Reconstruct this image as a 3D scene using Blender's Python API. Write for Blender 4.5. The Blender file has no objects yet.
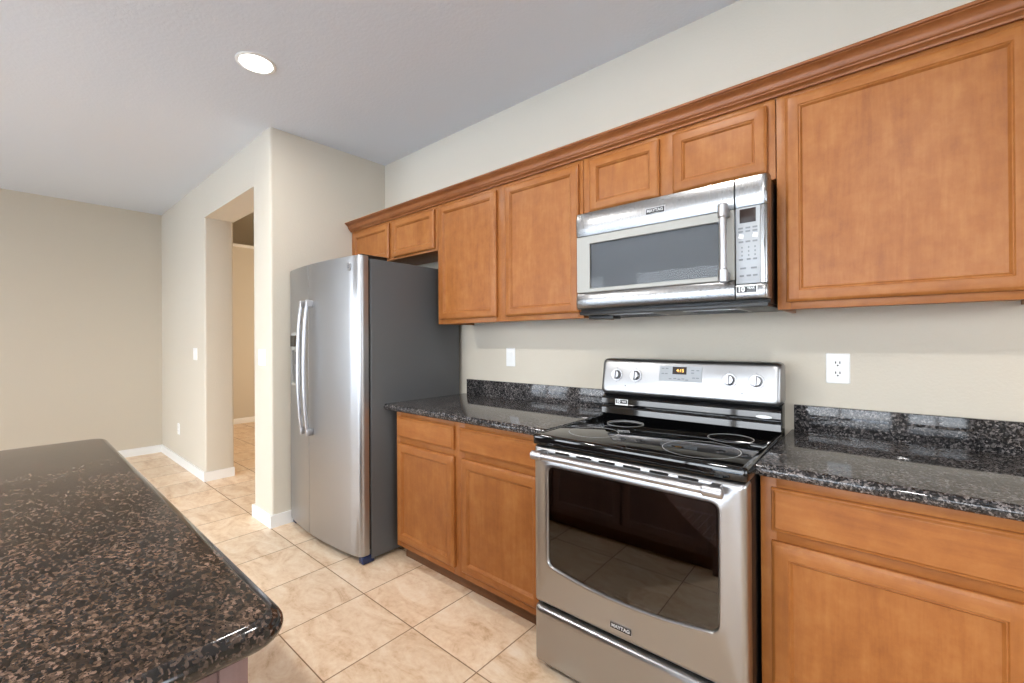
import bpy, bmesh, math, random
from mathutils import Vector, Matrix

random.seed(7)
scn = bpy.context.scene
COL = scn.collection

# ---------------------------------------------------------------- camera
cam_d = bpy.data.cameras.new('camera')
cam = bpy.data.objects.new('camera', cam_d)
COL.objects.link(cam)
cam_d.sensor_width = 36.0
cam_d.lens = 436.356 / 1024 * 36
cam_d.shift_y = -0.00274
cam_d.clip_start = 0.02
rt = Vector((0.75744716, 0.6528694, -0.00594454))
up = Vector((0.00597157, 0.00217696, 0.9999798))
bk = Vector((0.65286916, -0.75746736, -0.00224973))
cam.matrix_world = Matrix(((rt.x, up.x, bk.x, 1.074), (rt.y, up.y, bk.y, -2.1047),
                           (rt.z, up.z, bk.z, 1.288), (0, 0, 0, 1)))
scn.camera = cam

# ---------------------------------------------------------------- view + light
scn.view_settings.view_transform = 'Standard'
scn.view_settings.look = 'None'
scn.view_settings.gamma = 1.0
scn.view_settings.use_curve_mapping = False
scn.view_settings.exposure = 0.48
scn.cycles.use_denoising = True
scn.cycles.max_bounces = 10
scn.cycles.diffuse_bounces = 6
scn.cycles.glossy_bounces = 5
scn.cycles.transparent_max_bounces = 12
scn.cycles.sample_clamp_indirect = 6.0
scn.cycles.caustics_reflective = False
scn.cycles.caustics_refractive = False

SKY = 8.5
world = bpy.data.worlds.new('world')
scn.world = world
world.use_nodes = True
wn = world.node_tree
wn.nodes.clear()
w_out = wn.nodes.new('ShaderNodeOutputWorld')
w_bg = wn.nodes.new('ShaderNodeBackground')
w_tc = wn.nodes.new('ShaderNodeTexCoord')
w_sep = wn.nodes.new('ShaderNodeSeparateXYZ')
w_mr = wn.nodes.new('ShaderNodeMapRange')
w_cr = wn.nodes.new('ShaderNodeValToRGB')
w_mr.inputs['From Min'].default_value = -0.3
w_mr.inputs['From Max'].default_value = 0.8
els = w_cr.color_ramp.elements
els[0].position = 0.0; els[0].color = (0.50, 0.50, 0.50, 1)
els[1].position = 1.0; els[1].color = (0.60, 0.78, 1.0, 1)
e = els.new(0.26); e.color = (0.50, 0.52, 0.54, 1)
e = els.new(0.30); e.color = (0.90, 0.95, 1.0, 1)
wn.links.new(w_tc.outputs['Generated'], w_sep.inputs[0])
wn.links.new(w_sep.outputs['Z'], w_mr.inputs['Value'])
wn.links.new(w_mr.outputs['Result'], w_cr.inputs['Fac'])
wn.links.new(w_cr.outputs['Color'], w_bg.inputs['Color'])
w_bg.inputs['Strength'].default_value = SKY
wn.links.new(w_bg.outputs[0], w_out.inputs[0])


def area(name, loc, rot, sx, sy, power=0, color=(1, 1, 1), portal=False):
    l = bpy.data.lights.new(name, 'AREA')
    l.shape = 'RECTANGLE'; l.size = sx; l.size_y = sy
    l.energy = power; l.color = color
    if portal:
        l.cycles.is_portal = True
    o = bpy.data.objects.new(name, l)
    o.location = loc; o.rotation_euler = rot
    COL.objects.link(o)
    return o


sun = bpy.data.lights.new('sun', 'SUN'); sun.energy = 6.0; sun.angle = 0.01; sun.color = (1, 0.96, 0.9)
sun_o = bpy.data.objects.new('sun', sun); sun_o.rotation_euler = (math.radians(-28), math.radians(-18), 0); COL.objects.link(sun_o)

# room constants
CEIL = 2.771
WX0, WX1 = -5.377, 3.3            # far wall / wall beyond the camera's right shoulder
WY0 = -5.6                        # wall behind the camera
# openings: (x0, x1, z0, z1) in the wall behind; (y0, y1, z0, z1) in the wall to the right
FRONT_OPEN = [(-5.0, -2.7, 0.3, 2.45), (-2.2, 1.0, 0.04, 2.45), (1.4, 3.0, 0.8, 2.45)]  # unseen; flanking windows added and openings widened to let in more daylight
RIGHT_OPEN = [(-2.7, -1.2, 0.85, 2.1)]
for i, (a, b, c, d) in enumerate(FRONT_OPEN):
    area('daylight_portal', ((a + b) / 2, WY0 - 0.06, (c + d) / 2), (math.pi / 2, 0, 0), b - a, d - c, portal=True)
for (a, b, c, d) in RIGHT_OPEN:
    area('daylight_portal', (WX1 + 0.06, (a + b) / 2, (c + d) / 2), (math.pi / 2, 0, math.pi / 2), b - a, d - c, portal=True)


# ---------------------------------------------------------------- materials
def nt(name):
    m = bpy.data.materials.new(name)
    m.use_nodes = True
    t = m.node_tree
    return m, t, t.nodes['Principled BSDF']


def N(t, kind, **kw):
    n = t.nodes.new(kind)
    for k, v in kw.items():
        if isinstance(k, str) and hasattr(n, k):
            setattr(n, k, v)
        else:
            n.inputs[k].default_value = v
    return n


def L(t, a, b):
    t.links.new(a, b)


def srgb(r, g, b):
    f = lambda c: (c / 255 / 12.92) if c / 255 <= 0.04045 else ((c / 255 + 0.055) / 1.055) ** 2.4
    return (f(r), f(g), f(b), 1)


def ramp(t, stops):
    n = t.nodes.new('ShaderNodeValToRGB')
    el = n.color_ramp.elements
    el[0].position, el[0].color = stops[0]
    el[1].position, el[1].color = stops[-1]
    for p, c in stops[1:-1]:
        x = el.new(p); x.color = c
    return n


def plain(name, col, rough=0.5, metal=0.0, spec=0.5, coat=0.0):
    m, t, b = nt(name)
    b.inputs['Base Color'].default_value = col
    b.inputs['Roughness'].default_value = rough
    b.inputs['Metallic'].default_value = metal
    b.inputs['Specular IOR Level'].default_value = spec
    b.inputs['Coat Weight'].default_value = coat
    b.inputs['Coat Roughness'].default_value = 0.05
    return m


def glow(name, col, strength):
    m, t, b = nt(name)
    b.inputs['Base Color'].default_value = (0, 0, 0, 1)
    b.inputs['Emission Color'].default_value = col
    b.inputs['Emission Strength'].default_value = strength
    return m


def painted(name, col, bump=0.25, scale=95, rough=0.7):
    m, t, b = nt(name)
    tc = N(t, 'ShaderNodeNewGeometry')
    n1 = N(t, 'ShaderNodeTexNoise', Scale=scale, Detail=3.0, Roughness=0.55)
    L(t, tc.outputs['Position'], n1.inputs['Vector'])
    bp = N(t, 'ShaderNodeBump', Strength=bump, Distance=0.004)
    L(t, n1.outputs['Fac'], bp.inputs['Height'])
    L(t, bp.outputs['Normal'], b.inputs['Normal'])
    b.inputs['Base Color'].default_value = col
    b.inputs['Roughness'].default_value = rough
    b.inputs['Specular IOR Level'].default_value = 0.25
    return m


def wood(name, dark, mid, light, horizontal=False, rough=0.4):
    m, t, b = nt(name)
    tc = N(t, 'ShaderNodeTexCoord')
    oi = N(t, 'ShaderNodeObjectInfo')
    add = N(t, 'ShaderNodeVectorMath', operation='ADD')
    mul = N(t, 'ShaderNodeVectorMath', operation='SCALE'); mul.inputs['Scale'].default_value = 7.0
    cmb = N(t, 'ShaderNodeCombineXYZ')
    for k in 'XYZ':
        L(t, oi.outputs['Random'], cmb.inputs[k])
    L(t, cmb.outputs[0], mul.inputs[0])
    L(t, tc.outputs['Object'], add.inputs[0]); L(t, mul.outputs[0], add.inputs[1])
    mp = N(t, 'ShaderNodeMapping')
    mp.inputs['Scale'].default_value = (1.6, 22, 22) if horizontal else (22, 22, 1.6)
    L(t, add.outputs[0], mp.inputs['Vector'])
    fine = N(t, 'ShaderNodeTexNoise', Scale=3.5, Detail=6.0, Roughness=0.65, Distortion=0.3)
    L(t, mp.outputs[0], fine.inputs['Vector'])
    mp2 = N(t, 'ShaderNodeMapping')
    mp2.inputs['Scale'].default_value = (1.5, 7, 7) if horizontal else (7, 7, 1.5)
    L(t, add.outputs[0], mp2.inputs['Vector'])
    blot = N(t, 'ShaderNodeTexNoise', Scale=1.3, Detail=5.0, Roughness=0.6, Distortion=0.8)
    L(t, mp2.outputs[0], blot.inputs['Vector'])
    cloud = N(t, 'ShaderNodeTexNoise', Scale=16.0, Detail=4.0, Roughness=0.7)
    L(t, add.outputs[0], cloud.inputs['Vector'])
    m1 = N(t, 'ShaderNodeMath', operation='MULTIPLY'); m1.inputs[1].default_value = 0.22
    m2 = N(t, 'ShaderNodeMath', operation='MULTIPLY_ADD'); m2.inputs[1].default_value = 0.44
    m3 = N(t, 'ShaderNodeMath', operation='MULTIPLY_ADD'); m3.inputs[1].default_value = 0.34
    L(t, fine.outputs['Fac'], m1.inputs[0])
    L(t, blot.outputs['Fac'], m2.inputs[0]); L(t, m1.outputs[0], m2.inputs[2])
    L(t, cloud.outputs['Fac'], m3.inputs[0]); L(t, m2.outputs[0], m3.inputs[2])
    cr = ramp(t, [(0.34, dark), (0.5, mid), (0.66, light)])
    L(t, m3.outputs[0], cr.inputs['Fac'])
    L(t, cr.outputs['Color'], b.inputs['Base Color'])
    b.inputs['Roughness'].default_value = rough
    b.inputs['Specular IOR Level'].default_value = 0.32
    bp = N(t, 'ShaderNodeBump', Strength=0.05, Distance=0.002)
    L(t, fine.outputs['Fac'], bp.inputs['Height']); L(t, bp.outputs['Normal'], b.inputs['Normal'])
    return m


def granite(name, stops, scale=95, stretch=(1, 1, 1), rough=0.07, fleck=(0.2, 0.2, 0.2, 1), fleck_at=0.62, spec=0.36):
    m, t, b = nt(name)
    g = N(t, 'ShaderNodeNewGeometry')
    mp = N(t, 'ShaderNodeMapping'); mp.inputs['Scale'].default_value = stretch
    L(t, g.outputs['Position'], mp.inputs['Vector'])
    wob = N(t, 'ShaderNodeTexNoise', Scale=60.0, Detail=3.0)
    L(t, mp.outputs[0], wob.inputs['Vector'])
    sc = N(t, 'ShaderNodeVectorMath', operation='SCALE'); sc.inputs['Scale'].default_value = 0.012
    L(t, wob.outputs['Color'], sc.inputs[0])
    ad = N(t, 'ShaderNodeVectorMath', operation='ADD')
    L(t, mp.outputs[0], ad.inputs[0]); L(t, sc.outputs[0], ad.inputs[1])
    v = N(t, 'ShaderNodeTexVoronoi', Scale=scale)
    L(t, ad.outputs[0], v.inputs['Vector'])
    sp = N(t, 'ShaderNodeSeparateColor')
    L(t, v.outputs['Color'], sp.inputs[0])
    big = N(t, 'ShaderNodeTexNoise', Scale=9.0, Detail=3.0)
    L(t, g.outputs['Position'], big.inputs['Vector'])
    mix = N(t, 'ShaderNodeMath', operation='MULTIPLY_ADD'); mix.inputs[1].default_value = 0.5
    off = N(t, 'ShaderNodeMath', operation='MULTIPLY_ADD'); off.inputs[1].default_value = 0.75; off.inputs[2].default_value = -0.13
    L(t, sp.outputs[0], off.inputs[0])
    L(t, big.outputs['Fac'], mix.inputs[0]); L(t, off.outputs[0], mix.inputs[2])
    cr = ramp(t, stops)
    L(t, mix.outputs[0], cr.inputs['Fac'])
    n2 = N(t, 'ShaderNodeTexNoise', Scale=260.0, Detail=2.0, Roughness=0.7)
    L(t, g.outputs['Position'], n2.inputs['Vector'])
    cr2 = ramp(t, [(fleck_at, (0, 0, 0, 1)), (fleck_at + 0.06, (1, 1, 1, 1))])
    L(t, n2.outputs['Fac'], cr2.inputs['Fac'])
    mx = N(t, 'ShaderNodeMix', data_type='RGBA')
    L(t, cr2.outputs['Color'], mx.inputs['Factor'])
    L(t, cr.outputs['Color'], mx.inputs['A']); mx.inputs['B'].default_value = fleck
    L(t, mx.outputs['Result'], b.inputs['Base Color'])
    b.inputs['Roughness'].default_value = rough
    b.inputs['Specular IOR Level'].default_value = spec
    return m


def steel(name, col=(0.40, 0.40, 0.405, 1), rough=0.30, grain='x', amount=0.10):
    m, t, b = nt(name)
    tc = N(t, 'ShaderNodeTexCoord')
    mp = N(t, 'ShaderNodeMapping')
    mp.inputs['Scale'].default_value = {'x': (1.5, 500, 500), 'z': (500, 500, 1.5)}[grain]
    L(t, tc.outputs['Object'], mp.inputs['Vector'])
    n = N(t, 'ShaderNodeTexNoise', Scale=2.0, Detail=4.0)
    L(t, mp.outputs[0], n.inputs['Vector'])
    mr = N(t, 'ShaderNodeMapRange')
    mr.inputs['To Min'].default_value = rough - amount / 2
    mr.inputs['To Max'].default_value = rough + amount / 2
    L(t, n.outputs['Fac'], mr.inputs['Value'])
    L(t, mr.outputs['Result'], b.inputs['Roughness'])
    bp = N(t, 'ShaderNodeBump', Strength=0.03, Distance=0.001)
    L(t, n.outputs['Fac'], bp.inputs['Height']); L(t, bp.outputs['Normal'], b.inputs['Normal'])
    b.inputs['Base Color'].default_value = col
    b.inputs['Metallic'].default_value = 1.0
    return m


def tile_floor():
    m, t, b = nt('travertine_tile')
    g = N(t, 'ShaderNodeNewGeometry')
    sep = N(t, 'ShaderNodeSeparateXYZ')
    L(t, g.outputs['Position'], sep.inputs[0])
    T = 0.407
    dist = []; cell = []
    for ax, o in (('X', -0.955), ('Y', -0.918)):
        s = N(t, 'ShaderNodeMath', operation='SUBTRACT'); s.inputs[1].default_value = o
        d = N(t, 'ShaderNodeMath', operation='DIVIDE'); d.inputs[1].default_value = T
        L(t, sep.outputs[ax], s.inputs[0]); L(t, s.outputs[0], d.inputs[0])
        fl = N(t, 'ShaderNodeMath', operation='FLOOR'); L(t, d.outputs[0], fl.inputs[0])
        pp = N(t, 'ShaderNodeMath', operation='PINGPONG'); pp.inputs[1].default_value = 0.5
        L(t, d.outputs[0], pp.inputs[0])
        dist.append(pp); cell.append(fl)
    mn = N(t, 'ShaderNodeMath', operation='MINIMUM')
    L(t, dist[0].outputs[0], mn.inputs[0]); L(t, dist[1].outputs[0], mn.inputs[1])
    gr = N(t, 'ShaderNodeMapRange', interpolation_type='SMOOTHSTEP')
    gr.inputs['From Min'].default_value = 0.0035; gr.inputs['From Max'].default_value = 0.0085
    gr.inputs['To Min'].default_value = 0.0; gr.inputs['To Max'].default_value = 1.0
    L(t, mn.outputs[0], gr.inputs['Value'])
    cc = N(t, 'ShaderNodeCombineXYZ')
    L(t, cell[0].outputs[0], cc.inputs['X']); L(t, cell[1].outputs[0], cc.inputs['Y'])
    wh = N(t, 'ShaderNodeTexWhiteNoise'); L(t, cc.outputs[0], wh.inputs['Vector'])
    sc = N(t, 'ShaderNodeVectorMath', operation='SCALE'); sc.inputs['Scale'].default_value = 9.0
    L(t, wh.outputs['Color'], sc.inputs[0])
    ad = N(t, 'ShaderNodeVectorMath', operation='ADD')
    L(t, g.outputs['Position'], ad.inputs[0]); L(t, sc.outputs[0], ad.inputs[1])
    mp = N(t, 'ShaderNodeMapping'); mp.inputs['Scale'].default_value = (1.5, 3.2, 1)
    mp.inputs['Rotation'].default_value = (0, 0, 0.35)
    L(t, ad.outputs[0], mp.inputs['Vector'])
    n1 = N(t, 'ShaderNodeTexNoise', Scale=2.6, Detail=9.0, Roughness=0.66, Distortion=1.4)
    L(t, mp.outputs[0], n1.inputs['Vector'])
    n2 = N(t, 'ShaderNodeTexNoise', Scale=38.0, Detail=5.0, Roughness=0.7)
    L(t, ad.outputs[0], n2.inputs['Vector'])
    f1 = N(t, 'ShaderNodeMath', operation='MULTIPLY'); f1.inputs[1].default_value = 0.72
    L(t, n1.outputs['Fac'], f1.inputs[0])
    f2 = N(t, 'ShaderNodeMath', operation='MULTIPLY_ADD'); f2.inputs[1].default_value = 0.28
    L(t, n2.outputs['Fac'], f2.inputs[0]); L(t, f1.outputs[0], f2.inputs[2])
    cr = ramp(t, [(0.33, srgb(196, 160, 124)), (0.44, srgb(222, 192, 160)), (0.53, srgb(232, 207, 178)), (0.68, srgb(242, 224, 202))])
    L(t, f2.outputs[0], cr.inputs['Fac'])
    hv = N(t, 'ShaderNodeMapRange'); hv.inputs['To Min'].default_value = 0.92; hv.inputs['To Max'].default_value = 1.04
    L(t, wh.outputs['Value'], hv.inputs['Value'])
    vm = N(t, 'ShaderNodeVectorMath', operation='SCALE')
    L(t, cr.outputs['Color'], vm.inputs[0]); L(t, hv.outputs['Result'], vm.inputs['Scale'])
    mx = N(t, 'ShaderNodeMix', data_type='RGBA')
    L(t, gr.outputs['Result'], mx.inputs['Factor'])
    mx.inputs['A'].default_value = srgb(138, 108, 82)
    L(t, vm.outputs[0], mx.inputs['B'])
    L(t, mx.outputs['Result'], b.inputs['Base Color'])
    rr = N(t, 'ShaderNodeMapRange'); rr.inputs['To Min'].default_value = 0.85; rr.inputs['To Max'].default_value = 0.36
    L(t, gr.outputs['Result'], rr.inputs['Value']); L(t, rr.outputs['Result'], b.inputs['Roughness'])
    b.inputs['Specular IOR Level'].default_value = 0.35
    bp = N(t, 'ShaderNodeBump', Strength=0.5, Distance=0.002)
    L(t, gr.outputs['Result'], bp.inputs['Height']); L(t, bp.outputs['Normal'], b.inputs['Normal'])
    return m


def thin_glass(name, tint=(1, 1, 1, 1), ior=1.5):
    m, t, b = nt(name)
    t.nodes.remove(b)
    out = t.nodes['Material Output']
    tr = N(t, 'ShaderNodeBsdfTransparent'); tr.inputs['Color'].default_value = tint
    gl = N(t, 'ShaderNodeBsdfGlossy'); gl.inputs['Roughness'].default_value = 0.02
    fr = N(t, 'ShaderNodeFresnel'); fr.inputs['IOR'].default_value = ior
    mx = N(t, 'ShaderNodeMixShader')
    L(t, fr.outputs[0], mx.inputs['Fac']); L(t, tr.outputs[0], mx.inputs[1]); L(t, gl.outputs[0], mx.inputs[2])
    L(t, mx.outputs[0], out.inputs['Surface'])
    return m


M = {}
M['wall'] = painted('beige_wall_paint', srgb(206, 198, 183))
M['ceiling'] = painted('white_ceiling_paint', srgb(213, 218, 225), bump=0.35, scale=60, rough=0.85)
M['white'] = plain('white_trim_paint', srgb(236, 236, 234), 0.4)
M['plastic'] = plain('white_plastic', srgb(238, 238, 236), 0.3)
M['slot'] = plain('dark_slot', srgb(45, 42, 40), 0.5)
WD, WM, WL = srgb(130, 76, 34), srgb(151, 93, 44), srgb(167, 111, 60)
M['wood'] = wood('honey_maple_vertical', WD, WM, WL)
M['wood_h'] = wood('honey_maple_horizontal', WD, WM, WL, True)
M['wood_trim'] = wood('honey_maple_moulding', srgb(118, 68, 35), srgb(136, 82, 44), srgb(152, 96, 55), True, 0.34)
M['kick'] = wood('toe_kick_brown', srgb(88, 58, 36), srgb(104, 70, 44), srgb(120, 82, 54), True, 0.5)
M['island_wood'] = wood('mulberry_stained_wood', srgb(104, 82, 78), srgb(122, 98, 94), srgb(138, 112, 106), False, 0.4)
M['granite_island'] = granite('brown_fleck_granite', [(0.24, srgb(26, 21, 18)), (0.42, srgb(46, 37, 31)), (0.58, srgb(68, 54, 44)), (0.74, srgb(90, 72, 60)), (0.94, srgb(132, 108, 94))],
                              scale=215, stretch=(0.7, 1.1, 1), rough=0.12, fleck=srgb(40, 33, 28), fleck_at=0.53, spec=0.13)
M['granite_edge'] = granite('highlight_granite_edge', [(0.25, srgb(22, 20, 19)), (0.45, srgb(38, 33, 30)), (0.60, srgb(56, 47, 42)), (0.76, srgb(80, 66, 58)), (0.92, srgb(120, 100, 90))],
                            scale=215, stretch=(0.7, 1.1, 1), rough=0.08, fleck=srgb(24, 21, 20), fleck_at=0.53, spec=0.6)  # same stone as the top, darkened and glossier to bring out the edge highlight
M['granite'] = granite('reflection_greyed_granite', [(0.25, srgb(30, 30, 31)), (0.45, srgb(46, 45, 46)), (0.58, srgb(66, 63, 63)), (0.70, srgb(90, 86, 85)), (0.88, srgb(128, 122, 120))],
                       scale=190, rough=0.07, fleck=srgb(22, 22, 23), fleck_at=0.56)  # grey shift in the colour stands in for light reflected on these counters
M['steel'] = steel('brushed_steel')
M['steel_v'] = steel('brushed_steel_upright', col=(0.31, 0.31, 0.312, 1), grain='z', rough=0.28)
M['steel_panel'] = steel('brushed_steel_panel', col=(0.33, 0.33, 0.335, 1), rough=0.32)
M['steel_dark'] = steel('brushed_steel_door', col=(0.40, 0.40, 0.405, 1), rough=0.36)
M['satin'] = plain('satin_silver', (0.46, 0.46, 0.475, 1), 0.38, 1.0)
M['silver_paint'] = plain('silver_grey_paint', srgb(156, 156, 151), 0.42, 0.1)
M['grey_case'] = painted('grey_textured_case', srgb(92, 93, 94), bump=0.15, scale=420, rough=0.42)
M['black'] = plain('black_enamel', srgb(16, 16, 17), 0.35)
M['black_gloss'] = plain('black_gloss', srgb(10, 10, 11), 0.05, spec=0.6)
M['cook_glass'] = plain('black_ceramic_glass', srgb(9, 9, 10), 0.03, spec=0.7)
M['ring'] = plain('burner_ring_print', srgb(165, 165, 165), 0.6)
M['dark_glass'] = thin_glass('tinted_oven_glass', (0.62, 0.61, 0.61, 1), ior=2.15)
M['mw_glass'] = thin_glass('tinted_microwave_glass', (0.85, 0.86, 0.87, 1), ior=1.2)
M['cavity'] = plain('grey_oven_lining', srgb(150, 142, 138), 0.5)
M['screen'] = plain('grey_mesh_screen', srgb(122, 124, 126), 0.55)
M['window_glass'] = thin_glass('clear_window_glass')
M['badge_black'] = plain('badge_black', srgb(30, 30, 34), 0.3)
M['badge_text'] = plain('badge_silver_text', srgb(200, 202, 204), 0.3)
M['print_grey'] = plain('panel_print_grey', srgb(118, 122, 126), 0.5)
M['panel_silver'] = plain('control_panel_silver', srgb(160, 164, 168), 0.42, 0.1)
M['lcd'] = plain('dark_display', srgb(44, 32, 28), 0.3, spec=0.25)
M['lcd_digits'] = glow('amber_digits', srgb(255, 190, 90), 2.2)
M['label_white'] = plain('white_sticker', srgb(226, 228, 228), 0.4)
M['label_black'] = plain('black_sticker', srgb(28, 28, 30), 0.4)
M['blue_film'] = plain('blue_protective_film', srgb(22, 40, 78), 0.2)
M['lamp'] = glow('lit_lamp_lens', (1, 0.97, 0.92, 1), 14)
M['floor'] = tile_floor()
M['patio'] = plain('pale_bounce_concrete', srgb(202, 205, 208), 0.8)  # unseen ground, kept pale to bounce daylight up to the ceiling


# ---------------------------------------------------------------- mesh helpers
class MB:
    """collects primitives (world coordinates) into one mesh"""

    def __init__(self):
        self.bm = bmesh.new()

    def face(self, pts, m=0):
        vs = [self.bm.verts.new(p) for p in pts]
        f = self.bm.faces.new(vs); f.material_index = m
        return f

    def box(self, x0, x1, y0, y1, z0, z1, m=0, bev=0.001, seg=2):
        r = bmesh.ops.create_cube(self.bm, size=1)
        for v in r['verts']:
            v.co = Vector(((x0 + x1) / 2 + v.co.x * (x1 - x0), (y0 + y1) / 2 + v.co.y * (y1 - y0), (z0 + z1) / 2 + v.co.z * (z1 - z0)))
        fs = set(f for v in r['verts'] for f in v.link_faces)
        for f in fs:
            f.material_index = m
        if bev > 0:
            es = list(set(e for v in r['verts'] for e in v.link_edges))
            rr = bmesh.ops.bevel(self.bm, geom=es, offset=bev, segments=seg, affect='EDGES', profile=0.5, material=m)
        return self

    def loops(self, loops, m=0, cap0=True, cap1=True, closed=True, m_cap1=None):
        """skin a list of point loops of equal length"""
        vv = [[self.bm.verts.new(p) for p in lp] for lp in loops]
        n = len(vv[0])
        for a, b in zip(vv, vv[1:]):
            for i in range(n if closed else n - 1):
                j = (i + 1) % n
                try:
                    f = self.bm.faces.new((a[i], a[j], b[j], b[i])); f.material_index = m
                except ValueError:
                    pass
        if cap0:
            f = self.bm.faces.new(list(reversed(vv[0]))); f.material_index = m
        if cap1:
            f = self.bm.faces.new(vv[-1]); f.material_index = m if m_cap1 is None else m_cap1
        return self

    def prism(self, pts, axis, a, b, m=0, nseg=1):
        """extrude a 2-D outline along axis ('x': (y,z), 'y': (x,z), 'z': (x,y))"""
        def P(p, s):
            return {'x': (s, p[0], p[1]), 'y': (p[0], s, p[1]), 'z': (p[0], p[1], s)}[axis]
        return self.loops([[P(p, a + (b - a) * k / nseg) for p in pts] for k in range(nseg + 1)], m)

    def tube(self, path, rx, ry=None, n=12, m=0, up=(0, 0, 1), cap=True, closed=False):
        """sweep an ellipse along a path; rx along 'side', ry along the other"""
        ry = rx if ry is None else ry
        pts = [Vector(p) for p in path]
        k = len(pts)
        lps = []
        upv = Vector(up)
        for i, p in enumerate(pts):
            if closed:
                d = (pts[(i + 1) % k] - pts[i - 1]).normalized()
            else:
                d = (pts[min(i + 1, k - 1)] - pts[max(i - 1, 0)]).normalized()
            s = d.cross(upv)
            if s.length < 1e-4:
                s = d.cross(Vector((1, 0, 0)))
            s.normalize(); u = s.cross(d).normalized()
            fx = rx[i] if isinstance(rx, (list, tuple)) else rx
            fy = ry[i] if isinstance(ry, (list, tuple)) else ry
            lps.append([p + s * fx * math.cos(2 * math.pi * q / n) + u * fy * math.sin(2 * math.pi * q / n) for q in range(n)])
        if closed:
            lps.append(lps[0])
            return self.loops(lps, m, False, False)
        return self.loops(lps, m, cap, cap)

    def lathe(self, c, axis, prof, n=32, m=0, cap0=True, cap1=True):
        """prof: (radius, height along axis)"""
        c = Vector(c)
        ax = Vector(axis).normalized()
        s = ax.orthogonal().normalized(); u = ax.cross(s)
        lps = [[c + ax * h + s * r * math.cos(2 * math.pi * q / n) + u * r * math.sin(2 * math.pi * q / n) for q in range(n)] for r, h in prof]
        return self.loops(lps, m, cap0, cap1)

    def build(self, name, mats, parent=None, label=None, smooth=True, angle=32):
        bm = self.bm
        bmesh.ops.remove_doubles(bm, verts=bm.verts, dist=1e-6)
        bmesh.ops.recalc_face_normals(bm, faces=bm.faces)
        if parent is not None:
            bmesh.ops.translate(bm, verts=bm.verts, vec=-world_loc(parent))
        me = bpy.data.meshes.new(name)
        bm.to_mesh(me); bm.free()
        for mm in (mats if isinstance(mats, (list, tuple)) else [mats]):
            me.materials.append(M[mm])
        if smooth:
            me.polygons.foreach_set('use_smooth', [True] * len(me.polygons))
            me.set_sharp_from_angle(angle=math.radians(angle))
        o = bpy.data.objects.new(name, me)
        COL.objects.link(o)
        if parent is not None:
            o.parent = parent
        if label:
            o['label'] = label
        return o


def world_loc(o):
    v = Vector((0, 0, 0))
    while o is not None:
        v += o.location
        o = o.parent
    return v


def thing(name, label, cat, loc, group=None):
    o = bpy.data.objects.new(name, None)
    o.location = loc
    o.empty_display_size = 0.1
    COL.objects.link(o)
    o['label'] = label; o['category'] = cat
    if group:
        o['group'] = group
    return o


def tag(o, label, cat, group=None):
    o['label'] = label; o['category'] = cat
    if group:
        o['group'] = group
    return o


def struct(o):
    o['kind'] = 'structure'
    return o


def rr(a0, a1, b0, b1, r, k=5, m=4, sag=0.0):
    """rounded rectangle in 2-D, counter-clockwise from the lower right corner; sag bows the lower edge"""
    pts = []
    corners = [(a1 - r, b0 + r, -90), (a1 - r, b1 - r, 0), (a0 + r, b1 - r, 90), (a0 + r, b0 + r, 180)]
    for ci, (cx, cz, st) in enumerate(corners):
        for q in range(k + 1):
            a = math.radians(st + 90 * q / k)
            pts.append((cx + r * math.cos(a), cz + r * math.sin(a)))
        nx = corners[(ci + 1) % 4]
        a = math.radians(st + 90)
        p = pts[-1]
        qn = (nx[0] + r * math.cos(a), nx[1] + r * math.sin(a))
        for q in range(1, m):
            pts.append((p[0] + (qn[0] - p[0]) * q / m, p[1] + (qn[1] - p[1]) * q / m))
    if sag:
        w = (a1 - a0) / 2; c = (a0 + a1) / 2
        pts = [(x, z - sag * max(0, 1 - ((x - c) / w) ** 2) * max(0, min(1, (b1 - z) / (b1 - b0))) ** 4) for x, z in pts]
    return pts


def text_mesh(s, size, mat, name, parent, origin, right, upv, extrude=0.0006, align='CENTER', weight=0.0, sx=1.0):
    """lettering as a mesh standing at origin, reading along right"""
    cu = bpy.data.curves.new('lettering_curve', 'FONT')
    cu.body = s; cu.size = size; cu.extrude = extrude; cu.align_x = align; cu.align_y = 'CENTER'; cu.offset = weight
    tmp = bpy.data.objects.new('lettering_tmp', cu)
    COL.objects.link(tmp)
    dg = bpy.context.evaluated_depsgraph_get()
    me = bpy.data.meshes.new_from_object(tmp.evaluated_get(dg))
    bpy.data.objects.remove(tmp)
    bpy.data.curves.remove(cu)
    r = Vector(right).normalized(); u = Vector(upv).normalized(); n = r.cross(u)
    base = Vector(origin) - (world_loc(parent) if parent else Vector())
    for v in me.vertices:
        v.co = base + r * v.co.x * sx + u * v.co.y + n * v.co.z
    me.name = name
    me.materials.clear(); me.materials.append(M[mat])
    o = bpy.data.objects.new(name, me)
    COL.objects.link(o)
    o.parent = parent
    return o


# ---------------------------------------------------------------- room shell
mb = MB(); mb.face([(WX0 - 3, WY0 - 0.12, 0), (WX1 + 0.12, WY0 - 0.12, 0), (WX1 + 0.12, 3.2, 0), (WX0 - 3, 3.2, 0)])
fl = struct(mb.build('floor', 'floor', smooth=False))
PX0, PX1 = -2.475, -3.69          # passage opening, near and far jamb
PY0, PY1 = -0.909, -0.674         # partition faces
AX = -2.155                       # fridge alcove side wall face
mb = MB(); mb.box(WX0 - 0.12, WX1 + 0.12, WY0 - 0.12, PY1, CEIL, CEIL + 0.1, bev=0)
mb.box(-2.3, WX1 + 0.12, PY1, 0.12, CEIL, CEIL + 0.1, bev=0)
struct(mb.build('ceiling', 'ceiling', smooth=False))
mb = MB(); mb.box(AX, WX1 + 0.12, 0, 0.12, 0, CEIL, bev=0)
struct(mb.build('wall_back', 'wall', smooth=False))

# partition with the passage opening; bullnose outer corners
R = 0.018


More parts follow.
